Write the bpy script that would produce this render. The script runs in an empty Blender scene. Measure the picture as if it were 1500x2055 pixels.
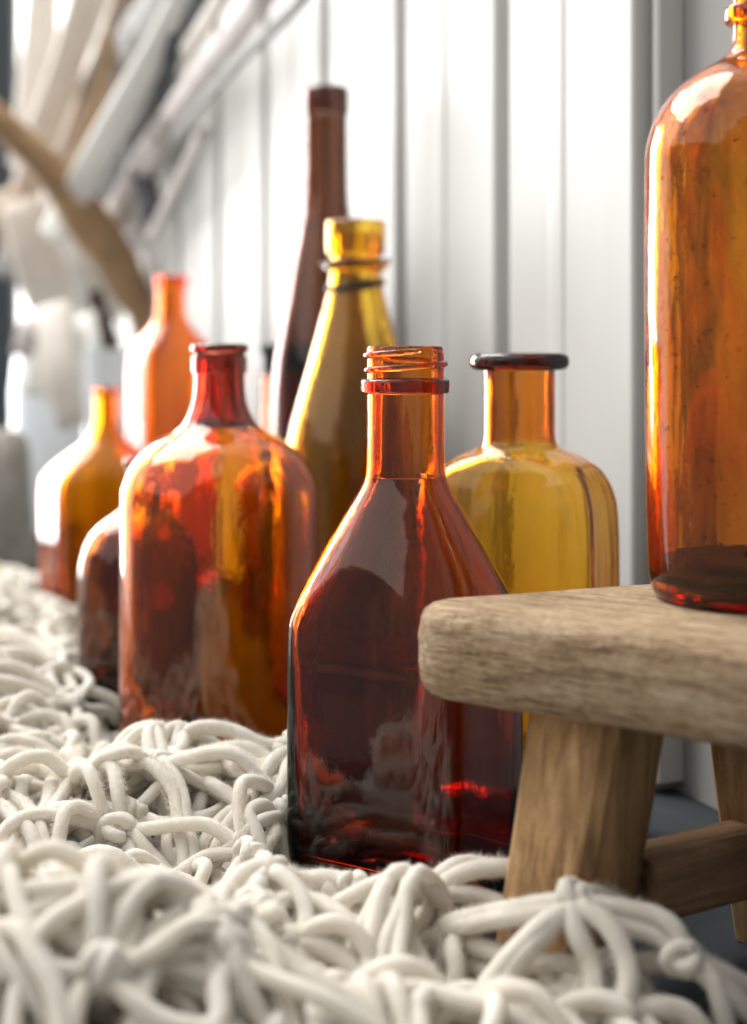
import bpy, bmesh, math, random
import numpy as np
from mathutils import Vector, noise, Matrix
random.seed(7); np.random.seed(7)
S = bpy.context.scene
COL = S.collection
# ------------------------------------------------------------------ camera
F, HY, H = 2970.0, 700.0, 0.213          # focal length (px of the 1500 px photo), horizon row, eye height
cam = bpy.data.cameras.new('camera'); co = bpy.data.objects.new('camera', cam); COL.objects.link(co)
co.location = (0, 0, H); co.rotation_euler = (math.radians(90), 0, 0)
cam.sensor_fit = 'VERTICAL'; cam.sensor_height = 36; cam.lens = F / 2055 * 36
cam.shift_y = -(1027.5 - HY) / 2055
cam.clip_start = 0.02; cam.clip_end = 50
cam.dof.use_dof = True; cam.dof.focus_distance = 0.562; cam.dof.aperture_fstop = cam.lens / 9.8; cam.dof.aperture_blades = 0
S.camera = co
# ------------------------------------------------------------------ world, lamps, exposure
w = bpy.data.worlds.new('World'); S.world = w; w.use_nodes = True
w.node_tree.nodes['Background'].inputs[0].default_value = (1.0, 0.98, 0.965, 1)
w.node_tree.nodes['Background'].inputs[1].default_value = 0.27
def area(name, loc, target, sx, sy, power, col):
    L = bpy.data.lights.new(name, 'AREA'); L.shape = 'RECTANGLE'; L.size = sx; L.size_y = sy; L.energy = power; L.color = col
    o = bpy.data.objects.new(name, L); COL.objects.link(o); o.location = loc
    d = Vector(target) - Vector(loc); o.rotation_euler = d.to_track_quat('-Z', 'Y').to_euler(); return o
area('window_light', (-3.5, 4.35, 0.9), (-0.05, 0.75, 0.1), 4.0, 4.8, 90, (1.0, 0.975, 0.94))
area('edge_highlight_lamp', (-1.18, 2.55, 0.30), (-0.05, 0.72, 0.1), 0.84, 1.7, 62, (1.0, 0.985, 0.96))  # added lamp out of view, gives the bottles their white edge highlights
area('overhead_fill_lamp', (-2.0, 0.5, 3.0), (0.0, 0.75, 0.1), 6.4, 5.4, 105, (1.0, 0.975, 0.94))  # added soft fill lamp high on the left, out of view
area('rear_fill_lamp', (-1.4, 2.3, 3.2), (0.0, 0.75, 0.1), 3.2, 2.6, 245, (1.0, 0.98, 0.95))  # added lamp high behind, brightens the net tops more than the wall
S.view_settings.view_transform = 'Standard'; S.view_settings.look = 'None'; S.view_settings.exposure = 0.27; S.view_settings.gamma = 1
S.render.engine = 'CYCLES'
cy = S.cycles; cy.use_denoising = True; cy.max_bounces = 32; cy.transmission_bounces = 24; cy.diffuse_bounces = 8; cy.glossy_bounces = 10
cy.transparent_max_bounces = 16; cy.volume_bounces = 0; cy.caustics_refractive = False; cy.caustics_reflective = True; cy.blur_glossy = 0.4
cy.sample_clamp_indirect = 8
# ------------------------------------------------------------------ helpers
def U(px, py, d): return Vector(((px - 750) / F * d, d, H - (py - HY) / F * d))
def XP(px, d): return (px - 750) / F * d
def ZP(py, d): return H - (py - HY) / F * d
def link(o, parent=None):
    COL.objects.link(o)
    if parent is not None: o.parent = parent
    return o
def tag(o, label=None, cat=None, group=None, kind=None):
    if label: o['label'] = label
    if cat: o['category'] = cat
    if group: o['group'] = group
    if kind: o['kind'] = kind
    return o
def thing(name, label, cat, loc=(0, 0, 0), rz=0, group=None):
    o = bpy.data.objects.new(name, None); o.empty_display_size = .02; link(o); o.location = loc; o.rotation_euler = (0, 0, rz)
    return tag(o, label, cat, group)
def mesh(name, verts, faces, mat, parent=None, smooth=True, sharp=None):
    m = bpy.data.meshes.new(name); m.from_pydata([tuple(v) for v in verts], [], faces); m.update()
    bm = bmesh.new(); bm.from_mesh(m); bmesh.ops.recalc_face_normals(bm, faces=bm.faces); bm.to_mesh(m); bm.free()
    if mat: m.materials.append(mat)
    if smooth:
        m.shade_smooth()
        if sharp: m.set_sharp_from_angle(angle=math.radians(sharp))
    return link(bpy.data.objects.new(name, m), parent)
def bmobj(name, bm, mat, parent=None, smooth=False, sharp=None):
    m = bpy.data.meshes.new(name); bmesh.ops.recalc_face_normals(bm, faces=bm.faces); bm.to_mesh(m); bm.free()
    if mat: m.materials.append(mat)
    if smooth:
        m.shade_smooth()
        if sharp: m.set_sharp_from_angle(angle=math.radians(sharp))
    return link(bpy.data.objects.new(name, m), parent)
# ------------------------------------------------------------------ materials
class NT:
    def __init__(s, name):
        s.m = bpy.data.materials.new(name); s.m.use_nodes = True; s.t = s.m.node_tree; s.t.nodes.clear()
        s.out = s.n('ShaderNodeOutputMaterial')
    def n(s, t, **kw):
        nd = s.t.nodes.new(t)
        for k, v in kw.items():
            if k.startswith('i_'): nd.inputs[k[2:].replace('_', ' ')].default_value = v
            else: setattr(nd, k, v)
        return nd
    def l(s, a, b): s.t.links.new(a, b)
    def noise(s, vec, scale, detail=4, rough=.55, dist=0):
        nd = s.n('ShaderNodeTexNoise'); nd.inputs['Scale'].default_value = scale; nd.inputs['Detail'].default_value = detail
        nd.inputs['Roughness'].default_value = rough; nd.inputs['Distortion'].default_value = dist
        if vec is not None: s.l(vec, nd.inputs['Vector'])
        return nd.outputs['Fac']
    def coords(s, scale=(1, 1, 1), rot=(0, 0, 0), kind='Object'):
        tc = s.n('ShaderNodeTexCoord'); mp = s.n('ShaderNodeMapping'); s.l(tc.outputs[kind], mp.inputs['Vector'])
        mp.inputs['Rotation'].default_value = rot
        if scale == (1, 1, 1): return mp.outputs['Vector']
        m2 = s.n('ShaderNodeMapping'); m2.inputs['Scale'].default_value = scale; s.l(mp.outputs['Vector'], m2.inputs['Vector'])
        return m2.outputs['Vector']
    def ramp(s, fac, stops):
        r = s.n('ShaderNodeValToRGB'); e = r.color_ramp.elements
        while len(e) < len(stops): e.new(.5)
        for i, (p, c) in enumerate(stops):
            e[i].position = p; e[i].color = (*c, 1) if len(c) == 3 else c
        s.l(fac, r.inputs['Fac']); return r.outputs['Color']
    def bump(s, h, strength, dist, normal=None):
        b = s.n('ShaderNodeBump'); b.inputs['Strength'].default_value = strength; b.inputs['Distance'].default_value = dist
        s.l(h, b.inputs['Height'])
        if normal is not None: s.l(normal, b.inputs['Normal'])
        return b.outputs['Normal']
def g3(v): return (v, v, v)
def glass(name, T, dust=.07, rough=.03, dustcol=(.55, .5, .42), wave=.25, spots=0.0, L=.0055, stain=0.0):
    """old bottle glass: clear dielectric surface, colour from absorption in the wall; T = what comes through L metres of it"""
    k = NT(name)
    v = k.coords(); vs = k.coords((1, 1, .16))
    n1 = k.noise(vs, 55, 3, .5); n2 = k.noise(v, 420, 2)
    nb = k.bump(n2, .05, .0006, k.bump(n1, wave, .004))
    gl = k.n('ShaderNodeBsdfGlass'); gl.inputs['IOR'].default_value = 1.5; gl.inputs['Roughness'].default_value = rough
    k.l(nb, gl.inputs['Normal'])
    # dry dust film: diffuse on both sides
    df = k.n('ShaderNodeBsdfDiffuse'); df.inputs['Color'].default_value = (*dustcol, 1)
    tr = k.n('ShaderNodeBsdfTranslucent'); tr.inputs['Color'].default_value = (*dustcol, 1)
    dm = k.n('ShaderNodeMixShader'); dm.inputs[0].default_value = .65; k.l(df.outputs[0], dm.inputs[1]); k.l(tr.outputs[0], dm.inputs[2])
    d1 = k.noise(k.coords((1, 1, .35)), 70, 6, .65, .6)
    mr = k.n('ShaderNodeMapRange'); mr.inputs['From Min'].default_value = .35; mr.inputs['From Max'].default_value = .75
    mr.inputs['To Min'].default_value = dust * .35; mr.inputs['To Max'].default_value = dust * 1.9; k.l(d1, mr.inputs['Value'])
    mx = k.n('ShaderNodeMixShader'); k.l(mr.outputs[0], mx.inputs[0]); k.l(gl.outputs[0], mx.inputs[1]); k.l(dm.outputs[0], mx.inputs[2])
    surf = mx.outputs[0]
    if stain:
        sn = k.noise(k.coords((1, 1, .3)), 38, 7, .68, .8); sk0 = k.ramp(sn, [(.46, g3(0)), (.66, g3(stain))]); xyz = k.n('ShaderNodeSeparateXYZ'); k.l(v, xyz.inputs[0]); zr = k.n('ShaderNodeMapRange'); zr.inputs['From Min'].default_value = .018; zr.inputs['From Max'].default_value = .05; k.l(xyz.outputs[2], zr.inputs['Value']); sm = k.n('ShaderNodeMath', operation='MULTIPLY'); k.l(sk0, sm.inputs[0]); k.l(zr.outputs[0], sm.inputs[1]); sk = sm.outputs[0]
        st = k.n('ShaderNodeBsdfTranslucent'); st.inputs['Color'].default_value = (.62, .25, .06, 1)
        m3 = k.n('ShaderNodeMixShader'); k.l(sk, m3.inputs[0]); k.l(surf, m3.inputs[1]); k.l(st.outputs[0], m3.inputs[2]); surf = m3.outputs[0]
    if spots:
        vo = k.noise(v, 330, 2, .5); sp = k.ramp(vo, [(.70, g3(0)), (.735, g3(spots))])
        dk = k.n('ShaderNodeBsdfDiffuse'); dk.inputs['Color'].default_value = (.03, .015, .008, 1)
        m2 = k.n('ShaderNodeMixShader'); k.l(sp, m2.inputs[0]); k.l(surf, m2.inputs[1]); k.l(dk.outputs[0], m2.inputs[2]); surf = m2.outputs[0]
    k.l(surf, k.out.inputs['Surface'])
    sig = [-math.log(max(t, 1e-4)) / L for t in T]; D = max(sig) * 1.02
    va = k.n('ShaderNodeVolumeAbsorption'); va.inputs['Color'].default_value = (*[1 - s / D for s in sig], 1); va.inputs['Density'].default_value = D
    k.l(va.outputs[0], k.out.inputs['Volume'])
    return k.m
def painted(name, col, rough=.55, var=.06, dirt=(.5, .47, .42), spec=.35):
    k = NT(name); p = k.n('ShaderNodeBsdfPrincipled'); p.inputs['Specular IOR Level'].default_value = spec
    f = k.noise(k.coords((6, 6, .8)), 4, 6, .6)
    c = k.ramp(f, [(.2, tuple(a * (1 - var) for a in col)), (.8, col)])
    d = k.noise(k.coords((1, 1, .3)), 30, 8, .7)
    mk = k.ramp(d, [(.66, g3(0)), (.80, g3(.25))])
    mi = k.n('ShaderNodeMix', data_type='RGBA'); k.l(mk, mi.inputs[0]); k.l(c, mi.inputs[6]); mi.inputs[7].default_value = (*dirt, 1)
    k.l(mi.outputs[2], p.inputs['Base Color']); p.inputs['Roughness'].default_value = rough
    k.l(k.bump(k.noise(k.coords((1, 1, .25)), 120, 4), .12, .001), p.inputs['Normal'])
    k.l(p.outputs[0], k.out.inputs['Surface']); return k.m
def wood(name, light, mid, dark, along='X', rot=0, fuzz=.5, ring=60, long=.05):
    k = NT(name); p = k.n('ShaderNodeBsdfPrincipled')
    sc = {'X': (long, 1, 1), 'Z': (1, 1, long)}[along]
    v = k.coords(sc, (0, 0, rot))
    a = k.noise(v, ring * 2.2, 6, .62, .5); b = k.noise(v, ring * 9, 3, .6); pt = k.noise(k.coords(), 26, 5, .6); fine = k.noise(k.coords(), 800, 3, .6)
    mm = k.n('ShaderNodeMath', operation='MULTIPLY_ADD'); k.l(b, mm.inputs[0]); mm.inputs[1].default_value = .35; k.l(a, mm.inputs[2])
    m2 = k.n('ShaderNodeMath', operation='MULTIPLY_ADD'); k.l(pt, m2.inputs[0]); m2.inputs[1].default_value = .55; k.l(mm.outputs[0], m2.inputs[2])
    m3 = k.n('ShaderNodeMath', operation='MULTIPLY_ADD'); k.l(fine, m3.inputs[0]); m3.inputs[1].default_value = .25 * fuzz; k.l(m2.outputs[0], m3.inputs[2])
    hf = k.n('ShaderNodeMath', operation='MULTIPLY'); k.l(m3.outputs[0], hf.inputs[0]); hf.inputs[1].default_value = 1 / (1.9 + .25 * fuzz)
    c = k.ramp(hf.outputs[0], [(.40, dark), (.52, mid), (.64, light)])
    k.l(c, p.inputs['Base Color']); p.inputs['Roughness'].default_value = .82; p.inputs['Specular IOR Level'].default_value = .25
    nb = k.bump(m3.outputs[0], .6, .0016); nb = k.bump(fine, .5 * fuzz, .0008, nb)
    k.l(nb, p.inputs['Normal']); k.l(p.outputs[0], k.out.inputs['Surface']); return k.m
def plain(name, col, rough=.7, var=.25, scale=40, bump=.3, trans=0):
    k = NT(name); p = k.n('ShaderNodeBsdfPrincipled'); f = k.noise(k.coords(), scale, 6, .6)
    c = k.ramp(f, [(.25, tuple(a * (1 - var) for a in col)), (.75, tuple(min(1, a * (1 + var * .4)) for a in col))])
    k.l(c, p.inputs['Base Color']); p.inputs['Roughness'].default_value = rough
    k.l(k.bump(f, bump, .002), p.inputs['Normal'])
    s = p.outputs[0]
    if trans:
        t = k.n('ShaderNodeBsdfTranslucent'); k.l(c, t.inputs['Color']); mx = k.n('ShaderNodeMixShader'); mx.inputs[0].default_value = trans
        k.l(s, mx.inputs[1]); k.l(t.outputs[0], mx.inputs[2]); s = mx.outputs[0]
    k.l(s, k.out.inputs['Surface']); return k.m
def cotton(name):
    k = NT(name); p = k.n('ShaderNodeBsdfPrincipled'); v = k.coords()
    f = k.noise(v, 60, 5, .6); c = k.ramp(f, [(.25, (.77, .72, .63)), (.65, (.90, .865, .795))])
    k.l(c, p.inputs['Base Color']); p.inputs['Roughness'].default_value = .95; p.inputs['Specular IOR Level'].default_value = .1
    p.inputs['Sheen Weight'].default_value = .35; p.inputs['Sheen Roughness'].default_value = .4
    n1 = k.noise(v, 1500, 3, .65); n2 = k.noise(v, 380, 3, .6)
    k.l(k.bump(n1, .6, .0008, k.bump(n2, .3, .0010)), p.inputs['Normal'])
    t = k.n('ShaderNodeBsdfTranslucent'); k.l(c, t.inputs['Color']); mx = k.n('ShaderNodeMixShader'); mx.inputs[0].default_value = .28
    k.l(p.outputs[0], mx.inputs[1]); k.l(t.outputs[0], mx.inputs[2]); k.l(mx.outputs[0], k.out.inputs['Surface']); return k.m
M_wall = painted('white_paint', (.63, .625, .61))
M_trim = painted('grey_white_paint', (.70, .70, .68))
M_gap = plain('dark_gap', (.05, .04, .03), .9)
M_floor = painted('grey_floor_paint', (.060, .068, .076), .9, .3, (.10, .10, .10), 0)
M_cotton = cotton('cotton_rope')
M_seat = wood('weathered_seat_wood', (.52, .39, .25), (.31, .215, .125), (.12, .078, .042), 'X', math.radians(5), 1.0, 40, .12)
def seat_wood():
    k = NT('weathered_seat_wood'); p = k.n('ShaderNodeBsdfPrincipled'); rot = math.radians(33)
    def add(a, b, w): m = k.n('ShaderNodeMath', operation='MULTIPLY_ADD'); k.l(b, m.inputs[0]); m.inputs[1].default_value = w; k.l(a, m.inputs[2]); return m.outputs[0]
    g1 = k.noise(k.coords((.07, 1, 1), (0, 0, rot)), 260, 8, .72, .25); blot = k.noise(k.coords(), 42, 9, .72, .4); fib = k.noise(k.coords((.10, 1, 1), (0, 0, rot)), 800, 4, .7); chip = k.noise(k.coords(), 260, 6, .75)
    h = add(add(add(g1, blot, .40), fib, 1.25), chip, .50)
    sc = k.n('ShaderNodeMath', operation='MULTIPLY'); k.l(h, sc.inputs[0]); sc.inputs[1].default_value = 1 / 3.15
    c = k.ramp(sc.outputs[0], [(.39, (.14, .088, .048)), (.455, (.40, .27, .155)), (.515, (.60, .43, .265)), (.60, (.82, .66, .47))])
    k.l(c, p.inputs['Base Color']); p.inputs['Roughness'].default_value = .88; p.inputs['Specular IOR Level'].default_value = .2
    k.l(k.bump(fib, .6, .0012, k.bump(h, .8, .0022)), p.inputs['Normal']); k.l(p.outputs[0], k.out.inputs['Surface']); return k.m
M_seat = seat_wood()
M_leg = wood('golden_leg_wood', (.58, .40, .22), (.40, .24, .11), (.14, .075, .035), 'Z', 0, .5, 50, .05)
# ------------------------------------------------------------------ floor and wall
bm = bmesh.new()
vs = [bm.verts.new(v) for v in [tuple(Vector((.141, .67, 0)) + Vector((-.366, .9306, 0)) * t + Vector((-.9306, -.366, 0)) * n_) for t, n_ in ((-1.2, -.6), (2.6, -.6), (2.6, .39), (-1.2, .39))]]; fc = bm.faces.new(vs); fc.normal_update()
if fc.normal.z < 0: fc.normal_flip()
ex = bmesh.ops.extrude_face_region(bm, geom=[fc]); bmesh.ops.translate(bm, vec=(0, 0, -.04), verts=[v for v in ex['geom'] if isinstance(v, bmesh.types.BMVert)])
for v in bm.verts:
    pass
tag(bmobj('floor', bm, M_floor), kind='structure')
WT = Vector((-.366, .9306, 0)).normalized(); WN = Vector((-.9306, -.366, 0)).normalized(); W0 = Vector((XP(1280, .707), .707, 0))
def wp(t, n, z): q = W0 + WT * t + WN * n; return (q.x, q.y, z)
def extrude_profile(name, prof, z0, z1, mat, parent, smooth=True):
    n = len(prof); vs = [wp(t, m, z0) for t, m in prof] + [wp(t, m, z1) for t, m in prof]
    fs = [(i, (i + 1) % n, (i + 1) % n + n, i + n) for i in range(n)] + [tuple(range(n)), tuple(range(n, 2 * n))]
    return mesh(name, vs, fs, mat, parent, smooth, 4)
wall = thing('panelled_wall', 'white painted wall of upright boards running behind the bottles', 'wall', W0)
wall.matrix_world = Matrix.Translation(W0)
def wpart(name, prof, z0, z1, mat):
    o = extrude_profile(name, prof, z0, z1, mat, None); o.parent = wall; o.matrix_parent_inverse = Matrix.Translation(-W0); return o
ZT = 2.2
PITCH = .1505
wpart('backing_board', [(-.9, -.022), (2.42, -.022), (2.42, -.04), (-.9, -.04)], 0, ZT, painted('groove_shade_grey', (.38, .375, .365), .7))  # shade of the grooves is put into the backing's grey colour
for i in range(16):
    t0 = .004 + i * PITCH; t1 = t0 + PITCH - .017; tm = t0 + PITCH * .47; b = .0025; r = .011 if i else .0075
    prof = [(t0, -.0215), (t0, -b), (t0 + b * .3, -b * .3), (t0 + b, 0), (tm - .004, 0), (tm - .001, .0010), (tm + .008, .0010), (tm + .016, 0), (t1 - b, 0), (t1 - b * .3, -b * .3), (t1, -b), (t1, -.0215)]
    wpart('board', prof, .0, ZT, M_wall)
# corner trim towards the right: step back, thin bead, grey face, dark gap, next boards
wpart('corner_bead', [(.0, -.0215), (.0, -.0085), (-.0015, -.0075), (-.0045, -.0075), (-.006, -.0085), (-.006, -.0215)], .006, ZT, M_wall)
wpart('door_frame', [(.003, -.0405), (.003, -.0125 - .012), (-.008, -.0245), (-.008, -.0405)], .010, ZT, M_trim)
wpart('shadow_gap', [(-.0085, -.0415), (-.0085, -.0360), (-.014, -.0360), (-.014, -.0415)], .0, ZT, M_gap)
for i in range(4):
    t1 = -.0145 - i * .075; t0 = t1 - .068
    wpart('board', [(t0, -.05), (t0, -.030), (t0 + .0015, -.0285), (t1 - .0015, -.0285), (t1, -.030), (t1, -.05)], 0, ZT, M_wall)
# ------------------------------------------------------------------ bottles
NA = 144
def ring(a, b, r, n=None):
    """n points round a rounded rectangle (half sizes a, b, corner radius r), evenly along its edge; r = ('clip', ba, bb): an ellipse a, b cut by flat sides ba, bb"""
    n = n or NA
    if isinstance(r, tuple):
        out = []
        for i in range(n):
            th = 2 * math.pi * (i + .5) / n; c, s_ = abs(math.cos(th)), abs(math.sin(th))
            re = 1 / math.sqrt((c / a) ** 2 + (s_ / b) ** 2); rb_ = ((c / r[1]) ** 9 + (s_ / r[2]) ** 9) ** (-1 / 9)
            q = (re ** -20 + rb_ ** -20) ** (-1 / 20) if re < 3 * rb_ else rb_
            out.append((q * math.cos(th), q * math.sin(th)))
        return out
    r = min(r, a, b); out = []; k = n // 4; L1, L2, L3 = b - r, math.pi * r / 2, a - r; L = L1 + L2 + L3
    qs = []
    for j in range(k):
        d = L * (j + .5) / k
        if d < L1: qs.append((a, d))
        elif d < L1 + L2: t = (d - L1) / r; qs.append((a - r + r * math.cos(t), b - r + r * math.sin(t)))
        else: qs.append((a - r - (d - L1 - L2), b))
    out = qs + [(-x, y) for x, y in reversed(qs)] + [(-x, -y) for x, y in qs] + [(x, -y) for x, y in reversed(qs)]
    return out
def rscale(r, f): return ('clip', r[1] * f, r[2] * f) if isinstance(r, tuple) else r * f
def pchip(xs, ys, xq):
    xs = np.array(xs, float); ys = np.array(ys, float); h = np.diff(xs); dl = np.diff(ys) / h; n = len(xs); m = np.zeros(n)
    for i in range(1, n - 1):
        if dl[i - 1] * dl[i] > 0:
            w1 = 2 * h[i] + h[i - 1]; w2 = h[i] + 2 * h[i - 1]; m[i] = (w1 + w2) / (w1 / dl[i - 1] + w2 / dl[i])
    m[0], m[-1] = dl[0], dl[-1]; out = []
    for x in xq:
        i = int(np.clip(np.searchsorted(xs, x) - 1, 0, n - 2)); s = (x - xs[i]) / h[i]
        out.append((2*s**3-3*s*s+1)*ys[i] + (s**3-2*s*s+s)*h[i]*m[i] + (-2*s**3+3*s*s)*ys[i+1] + (s**3-s*s)*h[i]*m[i+1])
    return out
def shell(name, secs, parent, mat, cap_first=True, cap_last=True, loop=False, sharp=50):
    vs, fs = [], []
    for (z, a, b, r, *dz) in secs:
        for (x, y) in ring(a, b, r): vs.append((x, y, z))
    ns = len(secs)
    for s in range(ns - 1 if not loop else ns):
        s2 = (s + 1) % ns
        for i in range(NA):
            j = (i + 1) % NA; fs.append((s * NA + i, s * NA + j, s2 * NA + j, s2 * NA + i))
    if not loop:
        if cap_first: fs.append(tuple(range(NA)))
        if cap_last: fs.append(tuple((ns - 1) * NA + i for i in range(NA)))
    return mesh(name, vs, fs, mat, parent, True, sharp)
def wob(vs_obj, amp, seed):
    for v in vs_obj.data.vertices:
        q = v.co; n = noise.noise(Vector((q.x * 45 + seed, q.y * 45, q.z * 14)))
        rr = math.hypot(q.x, q.y)
        if rr > 1e-5: v.co.x += q.x / rr * n * amp; v.co.y += q.y / rr * n * amp
THICK = {}
def bottle(name, label, cat, px, d, base_z, prof, neck_y, mat, rect=None, rz=0, th=.0026, lips=(), thread=None, group='old glass bottles', base_th=.006, wobble=.00032, neck_mat=None, lip_mat=None, low=.8):
    """prof: (photo row, half width in photo px) from the base up to the rim, at distance d; neck_y: row where neck and body meet;
    rect = (a, b, r) body cross-section in metres, None for round; lips: (row top, row bottom, half width px, name)"""
    root = thing(name, label, cat, (XP(px, d), d, base_z), rz, group)
    k = d / F
    P = [(ZP(y, d) - base_z, hw * k) for y, hw in prof]; P.sort(); z0 = P[0][0]
    P = [(z - (z0 if i == 0 else 0), r) for i, (z, r) in enumerate(P)]
    P[0] = (0.0, P[0][1])
    zs = [p[0] for p in P]; rs = [p[1] for p in P]; rb = max(rs); zn = ZP(neck_y, d) - base_z
    rn = min(r for z, r in P if z >= zn - 1e-6)
    # resample by arc length
    zq = []
    for i in range(len(P) - 1):
        L = math.hypot(P[i+1][0] - P[i][0], P[i+1][1] - P[i][1]); n = max(1, min(40, int(L / .002)))
        zq += [P[i][0] + (P[i+1][0] - P[i][0]) * j / n for j in range(n)]
    zq.append(P[-1][0]); rq = pchip(zs, rs, zq)
    def abr(r, sm=None):
        if rect is None: return (r, r, r)
        if rect[0] == 'clip': return (r, rn + (r - rn) * rect[3] if r > rn else r, ('clip', rect[1], rect[2]))
        t = min(1, max(0, (r - rn) / (rb - rn))); tr = t * t * (3 - 2 * t) if t < 1 else 1
        a = r + (rect[0] - rb) * t; b = rn + (rect[1] - rn) * t if r > rn else r; q = min(a, b)
        return (a, b, q + (rect[2] - q) * tr)
    outer = [(z, r) for z, r in zip(zq, rq)]
    inner = []
    for i, (z, r) in enumerate(outer):
        i0, i1 = max(0, i - 1), min(len(outer) - 1, i + 1); dz = outer[i1][0] - outer[i0][0]; dr = outer[i1][1] - outer[i0][1]; L = math.hypot(dz, dr) or 1
        nr, nz = dz / L, -dr / L
        tz = th * (1 + low * max(0, 1 - z / max(zn * .8, 1e-6)) ** 1.3)
        inner.append((z - tz * nz, r - tz * nr, r))
    inner = [q for q in inner if q[0] > base_th and q[1] > .002]
    # keep inner heights increasing
    mono = [inner[0]]
    for q in inner[1:]:
        if q[0] > mono[-1][0] + 1e-5: mono.append(q)
    inner = mono; ztop = outer[-1][0]; inner = [q for q in inner if q[0] < ztop - .0003]; inner.append((ztop, outer[-1][1] - th * .8, outer[-1][1]))
    def osec(z, r): return (z, *abr(r))
    def isec(z, ri, r):
        a, b, c = abr(r); t = r - ri
        return (z, max(a - t, .0015), max(b - t, .0015), ('clip', c[1] - t, c[2] - t) if isinstance(c, tuple) else max(min(c, a, b) - t, .0012))
    g = .00004
    def interp(seq, z):
        for i in range(len(seq) - 1):
            if seq[i][0] <= z <= seq[i+1][0] + 1e-9:
                s = (z - seq[i][0]) / max(1e-9, seq[i+1][0] - seq[i][0]); return tuple(seq[i][j] + (seq[i+1][j] - seq[i][j]) * s for j in range(len(seq[i])))
        return seq[-1]
    oc = interp(outer, zn); ic = interp(inner, zn)
    bo = [q for q in outer if q[0] < zn - 2e-4] + [(zn,) + oc[1:]]; bi = [q for q in inner if q[0] < zn - 2e-4] + [(zn,) + ic[1:]]
    no = [(zn + g,) + oc[1:]] + [q for q in outer if q[0] > zn + 3e-4]; ni = [(zn + g,) + ic[1:]] + [q for q in inner if q[0] > zn + 3e-4]
    # body: push-up in the base, outside up, inside down, inner floor
    r0 = outer[0][1]; secs = []
    for f, dz in ((.25, .0035), (.6, .0030), (.85, .0012)):
        a, b, c = abr(r0); secs.append((dz, a * f, b * f, rscale(c, f)))
    secs += [osec(*q) for q in bo]
    secs += [isec(*q) for q in reversed(bi)]
    z, a, b, c = secs[-1]
    for f, dz in ((.9, -.0012), (.6, -.0010), (.25, 0)): secs.append((z + dz, a * f, b * f, rscale(c, f)))
    o = shell('body', secs, root, mat)
    if wobble: wob(o, wobble, px * .37)
    secs = [osec(*q) for q in no] + [isec(*q) for q in reversed(ni)]
    neck_mat = neck_mat or mat
    o = shell('neck', secs, root, neck_mat, loop=True)
    if wobble: wob(o, wobble, px * .37)
    for (yt, yb, hw, nm) in lips:
        zt, zb, ro = ZP(yt, d) - base_z, ZP(yb, d) - base_z, hw * k
        rin_t = interp(outer, zt)[1] + 6e-5 if zt < ztop else None
        if zb >= ztop - 9e-4:       # lip standing on the end of the neck
            ri = outer[-1][1] - th * .8
            if zb < ztop + 5e-4: zb = ztop + g
        else: ri = max(q[1] for q in outer if zb - 2e-3 <= q[0] <= zt + 2e-3) + 6e-5
        h = zt - zb; s = []; e = min(h * .42, (ro - ri) * .6)
        s.append((zb, ri)); 
        for t in (0, 30, 60, 90): s.append((zb + e - e * math.cos(math.radians(t)), ro - e + e * math.sin(math.radians(t))))
        for t in (0, 30, 60, 90): s.append((zt - e + e * math.sin(math.radians(t)), ro - e + e * math.cos(math.radians(t))))
        s.append((zt, ri))
        secs = [(z, r, r, r) for z, r in s]
        o = shell(nm, secs, root, lip_mat or neck_mat, loop=True, sharp=60)
        if wobble: wob(o, wobble, 3.3)
    if thread:
        y0, y1, turns, rad = thread; zs0, zs1 = ZP(y0, d) - base_z, ZP(y1, d) - base_z; n = int(turns * 48); pts = []
        for i in range(n + 1):
            t = i / n; z = zs0 + (zs1 - zs0) * t; r = interp(outer, z)[1] + rad * .35; an = math.radians(200) + t * turns * 2 * math.pi
            pts.append(Vector((r * math.cos(an), r * math.sin(an), z)))
        tv, tf = tube(pts, [rad * min(1, .25 + 6 * min(i, n - i) / n * 2) for i in range(n + 1)], 8)
        mesh('screw_thread', tv, tf, neck_mat, root)
    return root
def tube(pts, rads, sides=8, closed=False):
    vs, fs = [], []; n = len(pts); up = Vector((.13, .21, .97)); fr = None
    for i, p in enumerate(pts):
        t = (pts[min(i + 1, n - 1)] - pts[max(i - 1, 0)]).normalized()
        if fr is None:
            u = t.cross(up); u = u.normalized() if u.length > 1e-4 else t.cross(Vector((1, 0, 0))).normalized()
        else: u = (fr - t * fr.dot(t)).normalized()
        fr = u; v = t.cross(u)
        for s in range(sides):
            a = 2 * math.pi * s / sides; vs.append(p + (u * math.cos(a) + v * math.sin(a)) * rads[i])
    for i in range(n - 1):
        for s in range(sides):
            s2 = (s + 1) % sides; fs.append((i * sides + s, i * sides + s2, (i + 1) * sides + s2, (i + 1) * sides + s))
    fs.append(tuple(range(sides))); fs.append(tuple((n - 1) * sides + s for s in range(sides)))
    return vs, fs
G_front = glass('red_amber_glass', (.50, .13, .04), .006, .0, wave=.10)
G_frontn = glass('red_amber_neck_glass', (.76, .20, .02), .008, .0, wave=.2)
G_round = glass('orange_amber_glass', (.90, .33, .012), .006, .03, (.6, .4, .2), wave=.10)
G_roundn = glass('ruby_neck_glass', (.38, .045, .02), .012, .02, wave=.12)
G_tall = glass('dusty_amber_glass', (.94, .36, .006), .03, .04, (.6, .36, .18), wave=.22, spots=.85, stain=.32)
G_honey = glass('honey_glass', (1.0, .54, .042), .05, .01, (.75, .58, .3), wave=.16)
G_honeyn = glass('orange_neck_glass', (.82, .24, .02), .02, .01, (.6, .5, .3), wave=.2)
G_far = glass('bright_orange_glass', (.985, .36, .006), .03, .04, (.9, .45, .12), wave=.1)
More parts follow.
